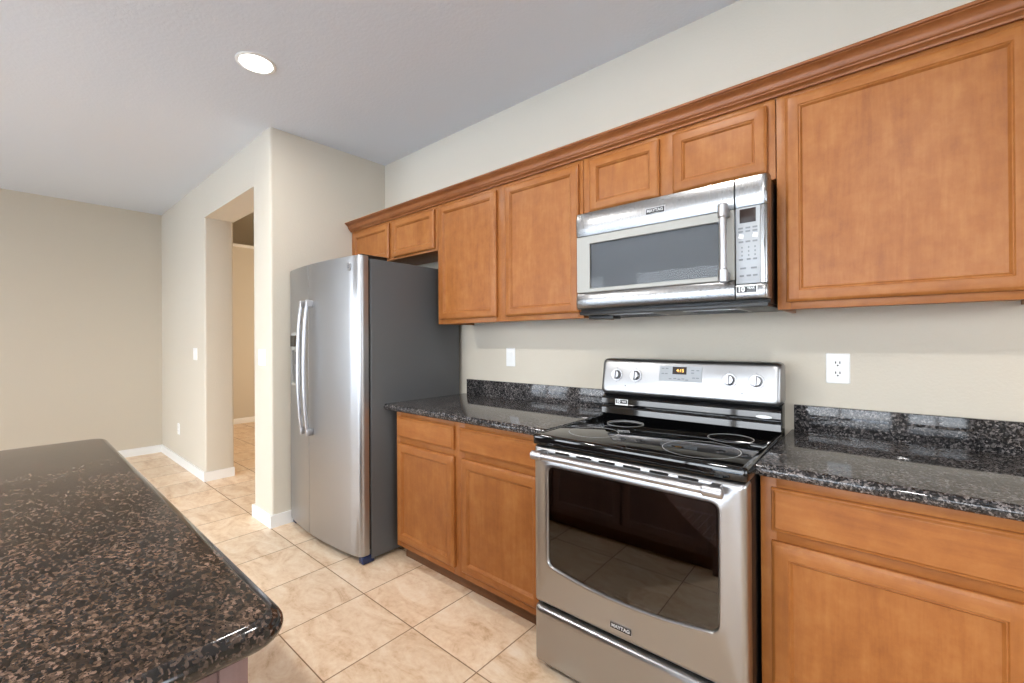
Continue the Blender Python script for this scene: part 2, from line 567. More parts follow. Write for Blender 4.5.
def bull(pts, r=R, seg=5):
    """round every convex corner of a plan outline flagged with True"""
    out = []
    n = len(pts)
    for i, (x, y, f) in enumerate(pts):
        if not f:
            out.append((x, y)); continue
        p = Vector((x, y)); a = (Vector(pts[i - 1][:2]) - p).normalized(); b = (Vector(pts[(i + 1) % n][:2]) - p).normalized()
        c = p + a * r + b * r
        for q in range(seg + 1):
            t = q / seg * math.pi / 2
            d = c - b * r * math.cos(t) - a * r * math.sin(t)
            out.append((d.x, d.y))
    return out


mb = MB()
ZO = 2.43
mb.prism(bull([(AX, PY0, True), (AX, 0.12, False), (AX - 0.12, 0.12, False), (AX - 0.12, PY1, False), (PX0, PY1, True), (PX0, PY0, True)]), 'z', 0, CEIL)
mb.prism(bull([(PX1, PY0, True), (PX1, PY1, True), (WX0 - 0.12, PY1, False), (WX0 - 0.12, PY0, False)]), 'z', 0, CEIL)
mb.prism([(PX1 - 0.02, PY0), (PX0 + 0.02, PY0), (PX0 + 0.02, PY1), (PX1 - 0.02, PY1)], 'z', ZO, CEIL)
struct(mb.build('wall_partition', 'wall'))
mb = MB(); mb.box(WX0 - 0.12, WX0, WY0 - 0.12, PY0, 0, CEIL, bev=0)
struct(mb.build('wall_far', 'wall', smooth=False))


def wall_with_openings(name, axis, pos, thick, lo, hi, openings):
    mb = MB()
    ops = sorted(openings)
    cur = lo
    def bx(a, b, c, d):
        if axis == 'y':
            mb.box(a, b, pos - thick, pos, c, d, bev=0)
        else:
            mb.box(pos, pos + thick, a, b, c, d, bev=0)
    for a, b, c, d in ops:
        bx(cur, a, 0, CEIL)
        bx(a, b, 0, c); bx(a, b, d, CEIL)
        cur = b
    bx(cur, hi, 0, CEIL)
    struct(mb.build(name, 'wall', smooth=False))


wall_with_openings('wall_front', 'y', WY0, 0.12, WX0, WX1, FRONT_OPEN)
wall_with_openings('wall_right', 'x', WX1, 0.12, WY0 - 0.12, 0.12, RIGHT_OPEN)

# unseen glass door and windows, extras added for daylight: frame with sashes and glass
for i, (a, b, c, d) in enumerate(FRONT_OPEN + RIGHT_OPEN):
    front = i < len(FRONT_OPEN)
    fw_ = 0.05
    mb = MB(); gl = MB()
    def bx(m_, u0, u1, z0, z1, t0, t1):
        if front:
            m_.box(u0, u1, WY0 - t1, WY0 - t0, z0, z1, bev=0.002)
        else:
            m_.box(WX1 + t0, WX1 + t1, u0, u1, z0, z1, bev=0.002)
    bx(mb, a, a + fw_, c, d, 0.03, 0.1); bx(mb, b - fw_, b, c, d, 0.03, 0.1)
    bx(mb, a + fw_, b - fw_, c, c + fw_, 0.03, 0.1); bx(mb, a + fw_, b - fw_, d - fw_, d, 0.03, 0.1)
    mid = (a + b) / 2
    bx(mb, mid - 0.04, mid + 0.04, c + fw_, d - fw_, 0.03, 0.1)
    w = struct(mb.build('door_%d' % (i + 1) if c < 0.1 else 'window_%d' % (i + 1), 'white'))
    for u0, u1 in ((a + fw_, mid - 0.04), (mid + 0.04, b - fw_)):
        bx(gl, u0, u1, c + fw_, d - fw_, 0.06, 0.064)
    gl.build('glass', 'window_glass', w)

mb = MB(); mb.face([(-40, -60, -0.05), (60, -60, -0.05), (60, WY0 - 0.13, -0.05), (-40, WY0 - 0.13, -0.05)])
mb.face([(WX1 + 0.13, WY0 - 0.13, -0.05), (60, WY0 - 0.13, -0.05), (60, 40, -0.05), (WX1 + 0.13, 40, -0.05)])
struct(mb.build('ground', 'patio', smooth=False))

# hallway beyond the passage
HX = -6.62
mb = MB(); mb.box(HX - 0.12, HX, PY1, 3.2, 0, 2.80, bev=0)
struct(mb.build('wall_hall', 'wall', smooth=False))
mb = MB(); mb.box(HX - 0.12, HX + 0.02, PY1, 3.2, 2.765, 2.81, bev=0.004)
struct(mb.build('trim_1', 'white'))
mb = MB(); mb.box(HX - 1.3, HX - 1.18, PY1, 3.2, 0, 4.2, bev=0); mb.box(HX - 1.3, AX - 0.12, PY1 + 0.0, 3.2, 4.2, 4.3, bev=0)
mb.box(HX - 1.3, AX - 0.12, 3.2, 3.3, 0, 4.3, bev=0)
mb.box(HX - 1.3, WX0 - 0.12, PY1 - 0.12, PY1, 0, 4.3, bev=0)
mb.box(WX0 - 0.12, AX - 0.12, PY1 - 0.12, PY1, CEIL + 0.1, 4.3, bev=0)
mb.box(AX - 0.24, AX - 0.12, PY1, 3.2, CEIL, 4.3, bev=0)
mb.box(AX - 0.24, AX - 0.12, 0.12, 3.2, 0, CEIL, bev=0)
struct(mb.build('wall_hall_upper', 'wall', smooth=False))

# baseboards
BH, BT = 0.085, 0.013


def base_prof(s=1):
    return [(0, 0), (s * BT, 0), (s * BT, BH - 0.012), (s * BT * 0.6, BH - 0.003), (s * BT * 0.3, BH), (0, BH)]


mb = MB(); mb.prism([(WX0 + y, z) for y, z in base_prof()], 'y', WY0, PY0)
struct(mb.build('baseboard_far', 'white'))
mb = MB()
g = BT
for (outline, inner) in (
    ([(WX0, PY0 - g), (PX1 + g, PY0 - g), (PX1 + g, PY1 + 0.0), (PX1, PY1), (PX1, PY0), (WX0, PY0)], None),
    ([(PX0 - g, PY1), (PX0 - g, PY0 - g), (AX + g, PY0 - g), (AX + g, -0.02), (AX, -0.02), (AX, PY0), (PX0, PY0), (PX0, PY1)], None)):
    mb.prism(outline, 'z', 0, BH)
struct(mb.build('baseboard_partition', 'white', angle=20))
mb = MB(); mb.prism([(HX + y, z) for y, z in base_prof()], 'y', PY1, 3.2)
struct(mb.build('baseboard_hall', 'white'))

# ---------------------------------------------------------------- cabinet door helpers


def panel_door(name, x0, x1, z0, z1, yb, parent, sw=0.043, t=0.02, label=None):
    """frame-and-panel door; yb is the back plane, the face looks to -y"""
    mb = MB()
    yf = yb - t
    def lp(ins, y):
        return [(x0 + ins, y, z0 + ins), (x1 - ins, y, z0 + ins), (x1 - ins, y, z1 - ins), (x0 + ins, y, z1 - ins)]
    o = 0.010; s = sw - 0.012
    def lp12(i, y):
        return [(x, y, z) for x, z in ((x0 + i, z0 + i), (x0 + s, z0 + i), (x1 - s, z0 + i), (x1 - i, z0 + i), (x1 - i, z0 + s), (x1 - i, z1 - s),
                                       (x1 - i, z1 - i), (x1 - s, z1 - i), (x0 + s, z1 - i), (x0 + i, z1 - i), (x0 + i, z1 - s), (x0 + i, z0 + s))]
    mb.loops([lp12(0, yb), lp12(0, yf + 0.008), lp12(0.0025, yf + 0.005), lp12(0.004, yf + 0.0045), lp12(0.0075, yf + 0.0008), lp12(o, yf)], 0, True, False)
    # stiles run the full height, rails between them
    xs = (x0 + o, x0 + s, x1 - s, x1 - o); zs = (z0 + o, z0 + s, z1 - s, z1 - o)
    for i in range(3):
        for j in range(3):
            if i == 1 and j == 1:
                continue
            mb.face([(xs[i], yf, zs[j]), (xs[i + 1], yf, zs[j]), (xs[i + 1], yf, zs[j + 1]), (xs[i], yf, zs[j + 1])], 1 if i == 1 else 0)
    d = mb.build(name, ['wood', 'wood_h'], parent, label)
    # bead and recessed panel
    mb = MB()
    mb.loops([lp(s, yf), lp(s + 0.003, yf + 0.0035), lp(s + 0.0055, yf + 0.003), lp(s + 0.010, yf + 0.0085), lp(s + 0.0115, yf + 0.0105)], 0, False, True)
    mb.build('panel', ['wood'], d, angle=25)
    return d


def drawer_front(x0, x1, z0, z1, yb, parent, t=0.02):
    mb = MB(); yf = yb - t
    def lp(ins, y):
        return [(x0 + ins, y, z0 + ins), (x1 - ins, y, z0 + ins), (x1 - ins, y, z1 - ins), (x0 + ins, y, z1 - ins)]
    mb.loops([lp(0, yb), lp(0, yf + 0.009), lp(0.003, yf + 0.006), lp(0.006, yf + 0.0055), lp(0.010, yf + 0.0012), lp(0.0125, yf)], 0)
    return mb.build('drawer_front', ['wood_h'], parent, angle=25)


YF = -0.305


def wall_cabinet(label, x0, x1, z0, z1, doors, door_z):
    c = thing('wall_cabinet', label, 'cabinet', ((x0 + x1) / 2, -0.15, z0))
    mb = MB()
    mb.box(x0 + 0.001, x1 - 0.001, YF + 0.02, -0.002, z0 + 0.014, z1, bev=0.001)
    mb.box(x0 + 0.001, x0 + 0.016, YF + 0.02, -0.002, z0, z0 + 0.02, bev=0.001)
    mb.box(x1 - 0.016, x1 - 0.001, YF + 0.02, -0.002, z0, z0 + 0.02, bev=0.001)
    mb.build('case', 'wood', c)
    mb = MB()
    xs = [x0 + 0.001] + [v for d in doors for v in (d[0] + 0.012, d[1] - 0.012)] + [x1 - 0.001]
    for a, b in zip(xs[::2], xs[1::2]):
        mb.box(a, b, YF, YF + 0.02, z0, z1, 0, bev=0.0008)
    for a, b in zip(xs[1::2], xs[2::2]):
        mb.box(a, b, YF + 0.0003, YF + 0.02, z0, door_z[0] + 0.012, 1, bev=0.0008)
        mb.box(a, b, YF + 0.0003, YF + 0.02, door_z[1] - 0.012, z1, 1, bev=0.0008)
    mb.build('face_frame', ['wood', 'wood_h'], c)
    for a, b in doors:
        panel_door('door', a, b, door_z[0], door_z[1], YF, c, sw=0.050)
    return c


ZT = 2.15
wall_cabinet('short two-door maple wall cabinet above the refrigerator', -2.152, -1.096, 1.86, ZT, [(-2.105, -1.622), (-1.577, -1.118)], (1.874, 2.125))
wall_cabinet('tall two-door maple wall cabinet between refrigerator and microwave', -1.095, -0.023, 1.389, ZT, [(-1.066, -0.580), (-0.512, -0.044)], (1.416, 2.125))
wall_cabinet('short two-door maple wall cabinet directly above the microwave', -0.022, 0.774, 1.858, ZT, [(0.018, 0.352), (0.408, 0.748)], (1.884, 2.125))
wall_cabinet('wide single-door maple wall cabinet beside and beyond the microwave', 0.775, 1.41, 1.389, ZT, [(0.805, 1.375)], (1.414, 2.13))

# crown moulding along the cabinet tops
prof = [(-0.300, 2.146), (-0.316, 2.146), (-0.317, 2.152), (-0.322, 2.158), (-0.329, 2.161), (-0.3295, 2.1665), (-0.333, 2.1675), (-0.336, 2.172),
        (-0.337, 2.180), (-0.341, 2.188), (-0.349, 2.195), (-0.357, 2.199), (-0.357, 2.2025), (-0.3635, 2.2035), (-0.365, 2.207), (-0.3635, 2.2125), (-0.300, 2.2125)]
mb = MB(); mb.prism(prof, 'x', AX + 0.001, 1.41, nseg=1)
tag(mb.build('crown_moulding', 'wood_trim', angle=28), 'long stained wood crown moulding running along the tops of the wall cabinets', 'moulding')


YB = -0.605


def base_cabinet(label, x0, x1, drawers, doors, dz, rz):
    c = thing('base_cabinet', label, 'cabinet', ((x0 + x1) / 2, -0.3, 0))
    mb = MB(); mb.box(x0, x1, YB + 0.02, -0.01, 0.09, 0.876, bev=0.001); mb.build('case', 'wood', c)
    mb = MB()
    xs = [x0] + [v for d in doors for v in (d[0] + 0.012, d[1] - 0.012)] + [x1]
    for a, b in zip(xs[::2], xs[1::2]):
        mb.box(a, b, YB, YB + 0.02, 0.09, 0.876, 0, bev=0.0008)
    for a, b in zip(xs[1::2], xs[2::2]):
        for q0, q1 in ((0.09, dz[0] + 0.012), (dz[1] - 0.012, rz[0] + 0.012), (rz[1] - 0.012, 0.876)):
            mb.box(a, b, YB + 0.0003, YB + 0.02, q0, q1, 1, bev=0.0008)
    mb.build('face_frame', ['wood', 'wood_h'], c)
    mb = MB(); mb.box(x0 + 0.002, x1 - 0.002, -0.545, -0.52, 0.0, 0.09, bev=0.001); mb.build('toe_kick', 'kick', c)
    for a, b in drawers:
        drawer_front(a, b, rz[0], rz[1], YB, c)
    for a, b in doors:
        panel_door('door', a, b, dz[0], dz[1], YB, c, sw=0.055)
    return c


base_cabinet('maple base cabinet with two drawers and two doors between refrigerator and range', -1.116, -0.004,
             [(-1.092, -0.606), (-0.564, -0.045)], [(-1.092, -0.606), (-0.548, -0.045)], (0.128, 0.694), (0.728, 0.848))
base_cabinet('maple base cabinet with one wide drawer over one door beyond the range', 0.777, 1.365,
             [(0.807, 1.322)], [(0.807, 1.322)], (0.128, 0.686), (0.716, 0.844))

# ---------------------------------------------------------------- granite worktops
CT0, CT1 = 0.877, 0.914


def front_prof(yb, yf, z0, z1, r=0.0175, seg=8):
    p = [(yb, z0), (yb, z1)]
    c = (z0 + z1) / 2; h = (z1 - z0) / 2
    for q in range(seg + 1):
        a = math.pi / 2 - math.pi * q / seg
        p.append((yf + r - r * math.cos(a), c + h * math.sin(a)))
    return p


def counter(label, x0, x1, bx0, bx1):
    mb = MB(); mb.prism(front_prof(-0.001, -0.648, CT0, CT1), 'x', x0, x1)
    o = tag(mb.build('granite_countertop', 'granite', angle=40), label, 'countertop')
    mb = MB(); mb.box(bx0, bx1, -0.021, -0.001, CT1, CT1 + 0.104, bev=0.0015)
    mb.build('backsplash', 'granite', o)
    return o


counter('dark granite countertop with low backsplash between the refrigerator and the range', -1.185, -0.006, -1.14, -0.014)
counter('dark granite countertop with low backsplash beyond the range under the duplex outlet', 0.7735, 1.42, 0.783, 1.42)

# island
IX0, IX1, IY0, IY1 = -1.275, 0.453, -3.02, -1.846
isl = thing('kitchen_island', 'kitchen island base of purple-brown stained wood under a brown granite top', 'island', ((IX0 + IX1) / 2, (IY0 + IY1) / 2, 0))
bx0, bx1, by0, by1 = IX0 + 0.04, IX1 - 0.046, IY0 + 0.3, IY1 - 0.042
mb = MB(); mb.box(bx0 + 0.018, bx1 - 0.012, by0 + 0.012, by1 - 0.012, 0.09, 0.876, bev=0.001); mb.build('case', 'island_wood', isl)
mb = MB()
for (px, py) in ((bx0, by0), (bx0, by1 - 0.035), (bx1 - 0.035, by0), (bx1 - 0.035, by1 - 0.035)):
    mb = MB(); mb.box(px, px + 0.035, py, py + 0.035, 0.0, 0.876, bev=0.003)
    mb.build('corner_post', 'island_wood', isl)
mb = MB()
for (py0, py1) in ((by0 + 0.035, by0 + 0.10), (by1 - 0.095, by1 - 0.035), ((by0 + by1) / 2 - 0.03, (by0 + by1) / 2 + 0.03)):
    mb.box(bx1 - 0.014, bx1 - 0.004, py0, py1, 0.09, 0.876, bev=0.002)
mb.box(bx1 - 0.0135, bx1 - 0.0045, by0 + 0.035, by1 - 0.035, 0.80, 0.8755, bev=0.002)
mb.box(bx1 - 0.0135, bx1 - 0.0045, by0 + 0.035, by1 - 0.035, 0.09, 0.17, bev=0.002)
mb.build('end_panel', 'island_wood', isl)
mb = MB(); mb.box(bx0 + 0.05, bx1 - 0.05, by0 + 0.05, by1 - 0.06, 0.0, 0.09, bev=0.001); mb.build('toe_kick', 'kick', isl)
n_d = 3
for k in range(n_d):
    u0 = bx0 + 0.06 + k * (bx1 - bx0 - 0.1) / n_d; u1 = u0 + (bx1 - bx0 - 0.1) / n_d - 0.02
    mb = MB()
    yb_ = by1 - 0.012
    def lp(ins, y):
        return [(u1 - ins, y, 0.13 + ins), (u0 + ins, y, 0.13 + ins), (u0 + ins, y, 0.84 - ins), (u1 - ins, y, 0.84 - ins)]
    mb.loops([lp(0, yb_), lp(0, yb_ + 0.014), lp(0.006, yb_ + 0.018), lp(0.045, yb_ + 0.018), lp(0.053, yb_ + 0.008)], 0)
    mb.build('door', 'island_wood', isl)
mb = MB()
lps = []
r = (CT1 - CT0) / 2
for q in range(11):
    a = -math.pi / 2 + math.pi * q / 10
    d = r - r * math.cos(a)
    lps.append([(x, y, CT0 + r + r * math.sin(a)) for x, y in rr(IX0 + d, IX1 - d, IY0 + d, IY1 - d, 0.045 - d * 0.5, 8, 2)])
mb.loops(lps, 1, m_cap1=0)
tag(mb.build('granite_countertop', ['granite_island', 'granite_edge'], angle=50), 'brown-flecked granite island countertop with bullnose edge and rounded corners', 'countertop')

# ---------------------------------------------------------------- refrigerator
FX0, FX1 = -2.146, -1.200
fr = thing('refrigerator', 'stainless side-by-side refrigerator with dark grey sides standing in the alcove', 'refrigerator', ((FX0 + FX1) / 2, -0.4, 0))
mb = MB(); mb.box(FX0, FX1, -0.722, -0.03, 0.022, 1.765, bev=0.006, seg=3); mb.build('case', 'grey_case', fr)
mb = MB(); mb.box(FX0 + 0.012, FX1 - 0.012, -0.735, -0.715, 0.075, 1.755, bev=0.002); mb.build('door_gasket', 'black', fr)
fcx, fhw = (FX0 + FX1) / 2, (FX1 - FX0) / 2


def yfront(x):
    return -0.792 - 0.043 * (1 - ((x - fcx) / fhw) ** 2)


def fridge_door(name, x0, x1, round_left, round_right, label):
    yb = -0.736
    pts = [(x1, yb), (x0, yb)]
    r = 0.03
    def corner(xc, side):
        yc = yfront(xc)
        res = []
        for q in range(7):
            a = q / 6 * math.pi / 2
            if side < 0:
                res.append((xc + r - r * math.cos(a), yc + r - r * math.sin(a)))
            else:
                res.append((xc - r + r * math.sin(a), yc + r - r * math.cos(a)))
        return res
    sm = 0.004
    if round_left:
        pts += corner(x0, -1); a0 = x0 + r
    else:
        pts += [(x0, yfront(x0) + sm), (x0 + sm * 0.3, yfront(x0) + sm * 0.3)]; a0 = x0 + sm
    b0 = x1 - r if round_right else x1 - sm
    for q in range(1, 16):
        x = a0 + (b0 - a0) * q / 16
        pts.append((x, yfront(x)))
    if round_right:
        pts += corner(x1, 1)
    else:
        pts += [(x1 - sm * 0.3, yfront(x1) + sm * 0.3), (x1, yfront(x1) + sm)]
    cx = (x0 + x1) / 2; cy = -0.77
    def sc(k, z):
        return [(cx + (x - cx) * (1 - k / (x1 - x0) * 2), cy + (y - cy) * (1 - k / 0.05), z) for x, y in pts]
    z0, z1 = 0.050, 1.779
    mb = MB()
    mb.loops([sc(0.004, z0), sc(0, z0 + 0.004)] + [sc(0, z0 + (z1 - z0) * k / 6) for k in range(1, 6)] + [sc(0, z1 - 0.004), sc(0.004, z1)], 0)
    return mb.build(name, 'steel_dark', fr, label, angle=35)


SEAM = -1.752
fz = fridge_door('freezer_door', FX0, SEAM - 0.003, True, False, 'narrow stainless freezer door with dispenser')
fd = fridge_door('fridge_door', SEAM + 0.003, FX1, False, True, 'wide stainless fresh food door with round emblem')


def fridge_handle(x, parent):
    ys = yfront(x)
    mb = MB()
    path, rx, ry = [], [], []
    z0, z1 = 0.69, 1.545
    for q in range(25):
        t = q / 24
        bow = math.sin(math.pi * t) ** 0.6
        path.append((x, ys - 0.026 - 0.030 * bow, z0 + (z1 - z0) * t))
    mb.tube(path, 0.014, 0.010, 14, up=(0, 1, 0))
    for zc in (z0 + 0.022, z1 - 0.022):
        mb.box(x - 0.014, x + 0.014, ys - 0.042, ys + 0.004, zc - 0.022, zc + 0.022, bev=0.005, seg=3)
    mb.build('handle', 'satin', parent)


fridge_handle(SEAM - 0.032, fz)
fridge_handle(SEAM + 0.055, fd)
# dispenser on the freezer door
dx0, dx1 = -2.05, -1.88
mb = MB()
yd = yfront(-1.96)
outer = rr(dx0, dx1, 0.985, 1.345, 0.015, 4, 3); inner = rr(dx0 + 0.016, dx1 - 0.016, 1.005, 1.225, 0.01, 4, 3)
def yy(pts, off):
    return [(x, yfront(x) + off, z) for x, z in pts]
mb.loops([yy(outer, 0.002), yy(outer, -0.006), yy(rr(dx0 + 0.004, dx1 - 0.004, 0.989, 1.341, 0.013, 4, 3), -0.008), yy(inner, -0.008), yy(inner, 0.05)], 0, False, True, m_cap1=1)
dsp = mb.build('dispenser', ['silver_paint', 'black_gloss'], fz, 'silver dispenser surround with dark recess')
mb = MB(); mb.box(-1.985, -1.94, yd - 0.003, yd + 0.03, 1.13, 1.215, bev=0.004); mb.build('paddle', 'black', dsp)
mb = MB(); mb.prism([(x, z) for x, z in rr(-2.035, -1.89, 1.25, 1.325, 0.006, 3, 2)], 'y', yd - 0.0105, yd - 0.004); mb.build('touch_panel', 'black_gloss', dsp)
# round emblem
ex, ez = -1.29, 1.716
ey = yfront(ex)
mb = MB(); mb.lathe((ex, ey + 0.002, ez), (0, -1, 0), [(0.024, 0), (0.024, 0.003), (0.0225, 0.0045), (0.0205, 0.0048), (0.0195, 0.0038)], 32); em = mb.build('emblem', 'satin', fd)
text_mesh('GE', 0.026, 'print_grey', 'monogram', em, (ex, ey - 0.0022, ez), (1, 0, 0), (0, 0, 1), sx=0.8)
for hx0, hx1 in ((FX0 + 0.005, FX0 + 0.06), (FX1 - 0.075, FX1 - 0.01)):
    mb = MB(); mb.box(hx0, hx1, -0.775, -0.60, 1.766, 1.787, bev=0.006, seg=3); mb.build('hinge_cover', 'black', fr)
mb = MB(); mb.box(FX0 + 0.05, FX1 - 0.05, -0.735, -0.70, 0.012, 0.058, bev=0.004)
for k in range(5):
    mb.box(FX0 + 0.06, FX1 - 0.06, -0.738, -0.734, 0.017 + k * 0.008, 0.020 + k * 0.008, bev=0)
mb.build('toe_grille', 'black', fr)
for hx0 in (FX0 + 0.006, FX1 - 0.056):
    mb = MB(); mb.box(hx0, hx0 + 0.05, -0.775, -0.70, 0.0, 0.046, bev=0.008, seg=3); mb.build('foot_cover', 'blue_film', fr, 'foot cover wrapped in blue protective film')
for hx0 in (FX0 + 0.03, FX1 - 0.09):
    mb = MB(); mb.box(hx0, hx0 + 0.06, -0.16, -0.08, 0.0, 0.024, bev=0.004)
    mb.build('rear_roller', 'black', fr)

# ---------------------------------------------------------------- range
RX0, RX1 = 0.0115, 0.7685
rg = thing('electric_range', 'stainless electric range with black glass cooktop and rear control panel', 'range', ((RX0 + RX1) / 2, -0.42, 0))
mb = MB()
# carcass around the oven cavity
mb.box(RX0 + 0.004, RX0 + 0.03, -0.70, -0.08, 0.03, 0.879, bev=0.002)
mb.box(RX1 - 0.03, RX1 - 0.004, -0.70, -0.08, 0.03, 0.876, bev=0.002)
mb.box(RX0 + 0.03, RX1 - 0.03, -0.11, -0.08, 0.03, 0.876, bev=0.002)
mb.box(RX0 + 0.03, RX1 - 0.03, -0.70, -0.11, 0.03, 0.30, bev=0.002)
mb.box(RX0 + 0.03, RX1 - 0.03, -0.70, -0.11, 0.85, 0.879, bev=0.002)
mb.build('body', 'black', rg)
mb = MB()
cx0, cx1, cy0, cy1, cz0, cz1 = RX0 + 0.075, RX1 - 0.075, -0.70, -0.14, 0.36, 0.815
mb.face([(cx0, cy1, cz0), (cx1, cy1, cz0), (cx1, cy1, cz1), (cx0, cy1, cz1)])
mb.face([(cx0, cy0, cz0), (cx1, cy0, cz0), (cx1, cy1, cz0), (cx0, cy1, cz0)])
mb.face([(cx0, cy0, cz1), (cx1, cy0, cz1), (cx1, cy1, cz1), (cx0, cy1, cz1)])
mb.face([(cx0, cy0, cz0), (cx0, cy1, cz0), (cx0, cy1, cz1), (cx0, cy0, cz1)])
mb.face([(cx1, cy0, cz0), (cx1, cy1, cz0), (cx1, cy1, cz1), (cx1, cy0, cz1)])
mb.build('oven_cavity', 'cavity', rg)
mb = MB()
rz_ = 0.545
for y in (-0.66, -0.40, -0.17):
    mb.tube([(cx0 + 0.004, y, rz_), (cx1 - 0.004, y, rz_)], 0.0035, n=8)
for k in range(19):
    x = cx0 + 0.03 + k * (cx1 - cx0 - 0.06) / 18
    mb.tube([(x, -0.67, rz_ + 0.005), (x, -0.16, rz_ + 0.005)], 0.002, n=6)
mb.tube([(cx0 + 0.002, -0.685, rz_ + 0.008), (cx1 - 0.002, -0.685, rz_ + 0.008)], 0.004, n=8)
mb.build('oven_rack', 'satin', rg)

# oven door
DZ0, DZ1, DYB, DYF = 0.266, 0.878, -0.703, -0.75
WXa, WXb, WZa, WZb = 0.083, 0.690, 0.428, 0.803
def dl(ins, y, r=0.012):
    return [(x, y, z) for x, z in rr(RX0 + ins, RX1 - ins, DZ0 + ins, DZ1 - ins, max(r - ins * 0.3, 0.004), 5, 8)]
def wl(ins, y, r=0.024):
    return [(x, y, z) for x, z in rr(WXa - ins, WXb + ins, WZa - ins, WZb + ins, r + ins * 0.5, 5, 8, sag=0.030)]
mb = MB()
mb.loops([dl(0.0, DYB), dl(0.0, DYF + 0.022), dl(0.004, DYF + 0.009), dl(0.012, DYF + 0.002), dl(0.022, DYF), wl(0.020, DYF), wl(0.012, DYF - 0.004), wl(0.004, DYF - 0.003), wl(0.0, DYF + 0.003), wl(0.0, DYB)], 0, False, False)
od = mb.build('oven_door', 'steel', rg, angle=40)
mb = MB()
pw = wl(0.0, DYF + 0.004)
mb.loops([pw, wl(0.0, DYF + 0.007)], 0)
mb.build('window_glass', 'dark_glass', od, 'tinted dark oven window glass')
mb = MB()
lp1 = [(x, DYB + 0.001, z) for x, z in rr(RX0 + 0.002, RX1 - 0.002, DZ0 + 0.002, DZ1 - 0.002, 0.01, 5, 8)]
mb.loops([lp1, wl(-0.012, DYB + 0.001), wl(-0.012, DYB - 0.02), wl(0.0005, DYB - 0.024)], 0, False, False)
mb.build('inner_liner', 'black', od)
mb = MB()
for k in range(6):
    x = 0.148 + k * 0.0915
    mb.prism(rr(x - 0.031, x + 0.031, 0.8570, 0.8650, 0.0038, 4, 2), 'y', DYF - 0.0006, DYF + 0.004)
mb.build('vent_slot', 'black', od)
hz = 0.852
mb = MB(); mb.tube([(0.06, -0.797, hz), (0.70, -0.797, hz)], 0.0115, n=16, up=(0, 1, 0)); hd = mb.build('handle', 'satin', od)
for xa, xb in ((0.042, 0.090), (0.660, 0.716)):
    mb = MB(); xm = (xa + xb) / 2
    mb.lathe((xa, -0.797, hz), (1, 0, 0), [(0.013, 0), (0.0165, 0.003), (0.0165, xb - xa - 0.003), (0.013, xb - xa)], 20)
    mb.box(xm - 0.014, xm + 0.014, -0.797, DYF + 0.001, hz - 0.013, hz + 0.013, bev=0.004, seg=3)
    mb.build('end_bracket', 'satin', hd)
bgx, bgz = 0.380, 0.311
mb = MB(); mb.prism(rr(bgx - 0.040, bgx + 0.040, bgz - 0.0115, bgz + 0.0115, 0.002, 3, 2), 'y', DYF - 0.002, DYF + 0.001)
bd = mb.build('badge', 'satin', od, 'small dark brand badge with silver lettering')
mb = MB(); mb.prism(rr(bgx - 0.038, bgx + 0.038, bgz - 0.0095, bgz + 0.0095, 0.0015, 3, 2), 'y', DYF - 0.0026, DYF - 0.0015); mb.build('badge_field', 'badge_black', bd)
text_mesh('MAYTAG', 0.0165, 'badge_text', 'lettering', bd, (bgx, DYF - 0.0028, bgz), (1, 0, 0), (0, 0, 1), weight=0.0003)
# warming drawer
mb = MB()
def wd(ins, y):
    return [(x, y, z) for x, z in rr(RX0 + ins, RX1 - ins, 0.034 + ins, 0.253 - ins, max(0.012 - ins * 0.3, 0.004), 5, 8)]
mb.loops([wd(0, DYB), wd(0, DYF + 0.022), wd(0.004, DYF + 0.009), wd(0.012, DYF + 0.002), wd(0.022, DYF)], 0)
mb.build('storage_drawer', 'steel', rg, angle=40)
mb = MB(); mb.box(RX0 + 0.02, RX1 - 0.02, -0.69, -0.12, 0.0, 0.034, bev=0.002); mb.build('plinth', 'black', rg)
mb = MB(); mb.box(RX0 + 0.003, RX1 - 0.003, -0.722, -0.699, 0.25, 0.27, bev=0); mb.build('drawer_gap_strip', 'black', rg)
# cooktop
mb = MB()
CY0, CY1 = -0.753, -0.165
def ck(ins, z, r=0.014):
    return [(x, y, z) for x, y in rr(RX0 - 0.002 + ins, RX1 + 0.002 - ins, CY0 + ins, CY1, max(r - ins * .5, 0.003), 5, 3)]
mb.loops([ck(0.002, 0.882), ck(0.0, 0.885), ck(0.0, 0.912), ck(0.003, 0.9175), ck(0.008, 0.920), ck(0.018, 0.920), ck(0.020, 0.9175)], 0)
ct = mb.build('cooktop', 'black_gloss', rg, angle=40)
mb = MB(); mb.box(RX0 + 0.017, RX1 - 0.017, CY0 + 0.019, CY1 - 0.001, 0.916, 0.9182, bev=0.0005)
mb.build('cooktop_glass', 'cook_glass', ct)
for (x, y, r_) in ((0.594, -0.588, 0.122), (0.594, -0.588, 0.085), (0.630, -0.355, 0.078), (0.182, -0.575, 0.098), (0.200, -0.330, 0.078)):
    if r_ == 0.085:
        continue
    mb = MB()
    mb.lathe((x, y, 0.9183), (0, 0, 1), [(r_ - 0.0026, 0), (r_ - 0.0026, 0.0003), (r_, 0.0003), (r_, 0)], 64, cap0=False, cap1=False)
    mb.build('burner_ring', 'ring', ct)
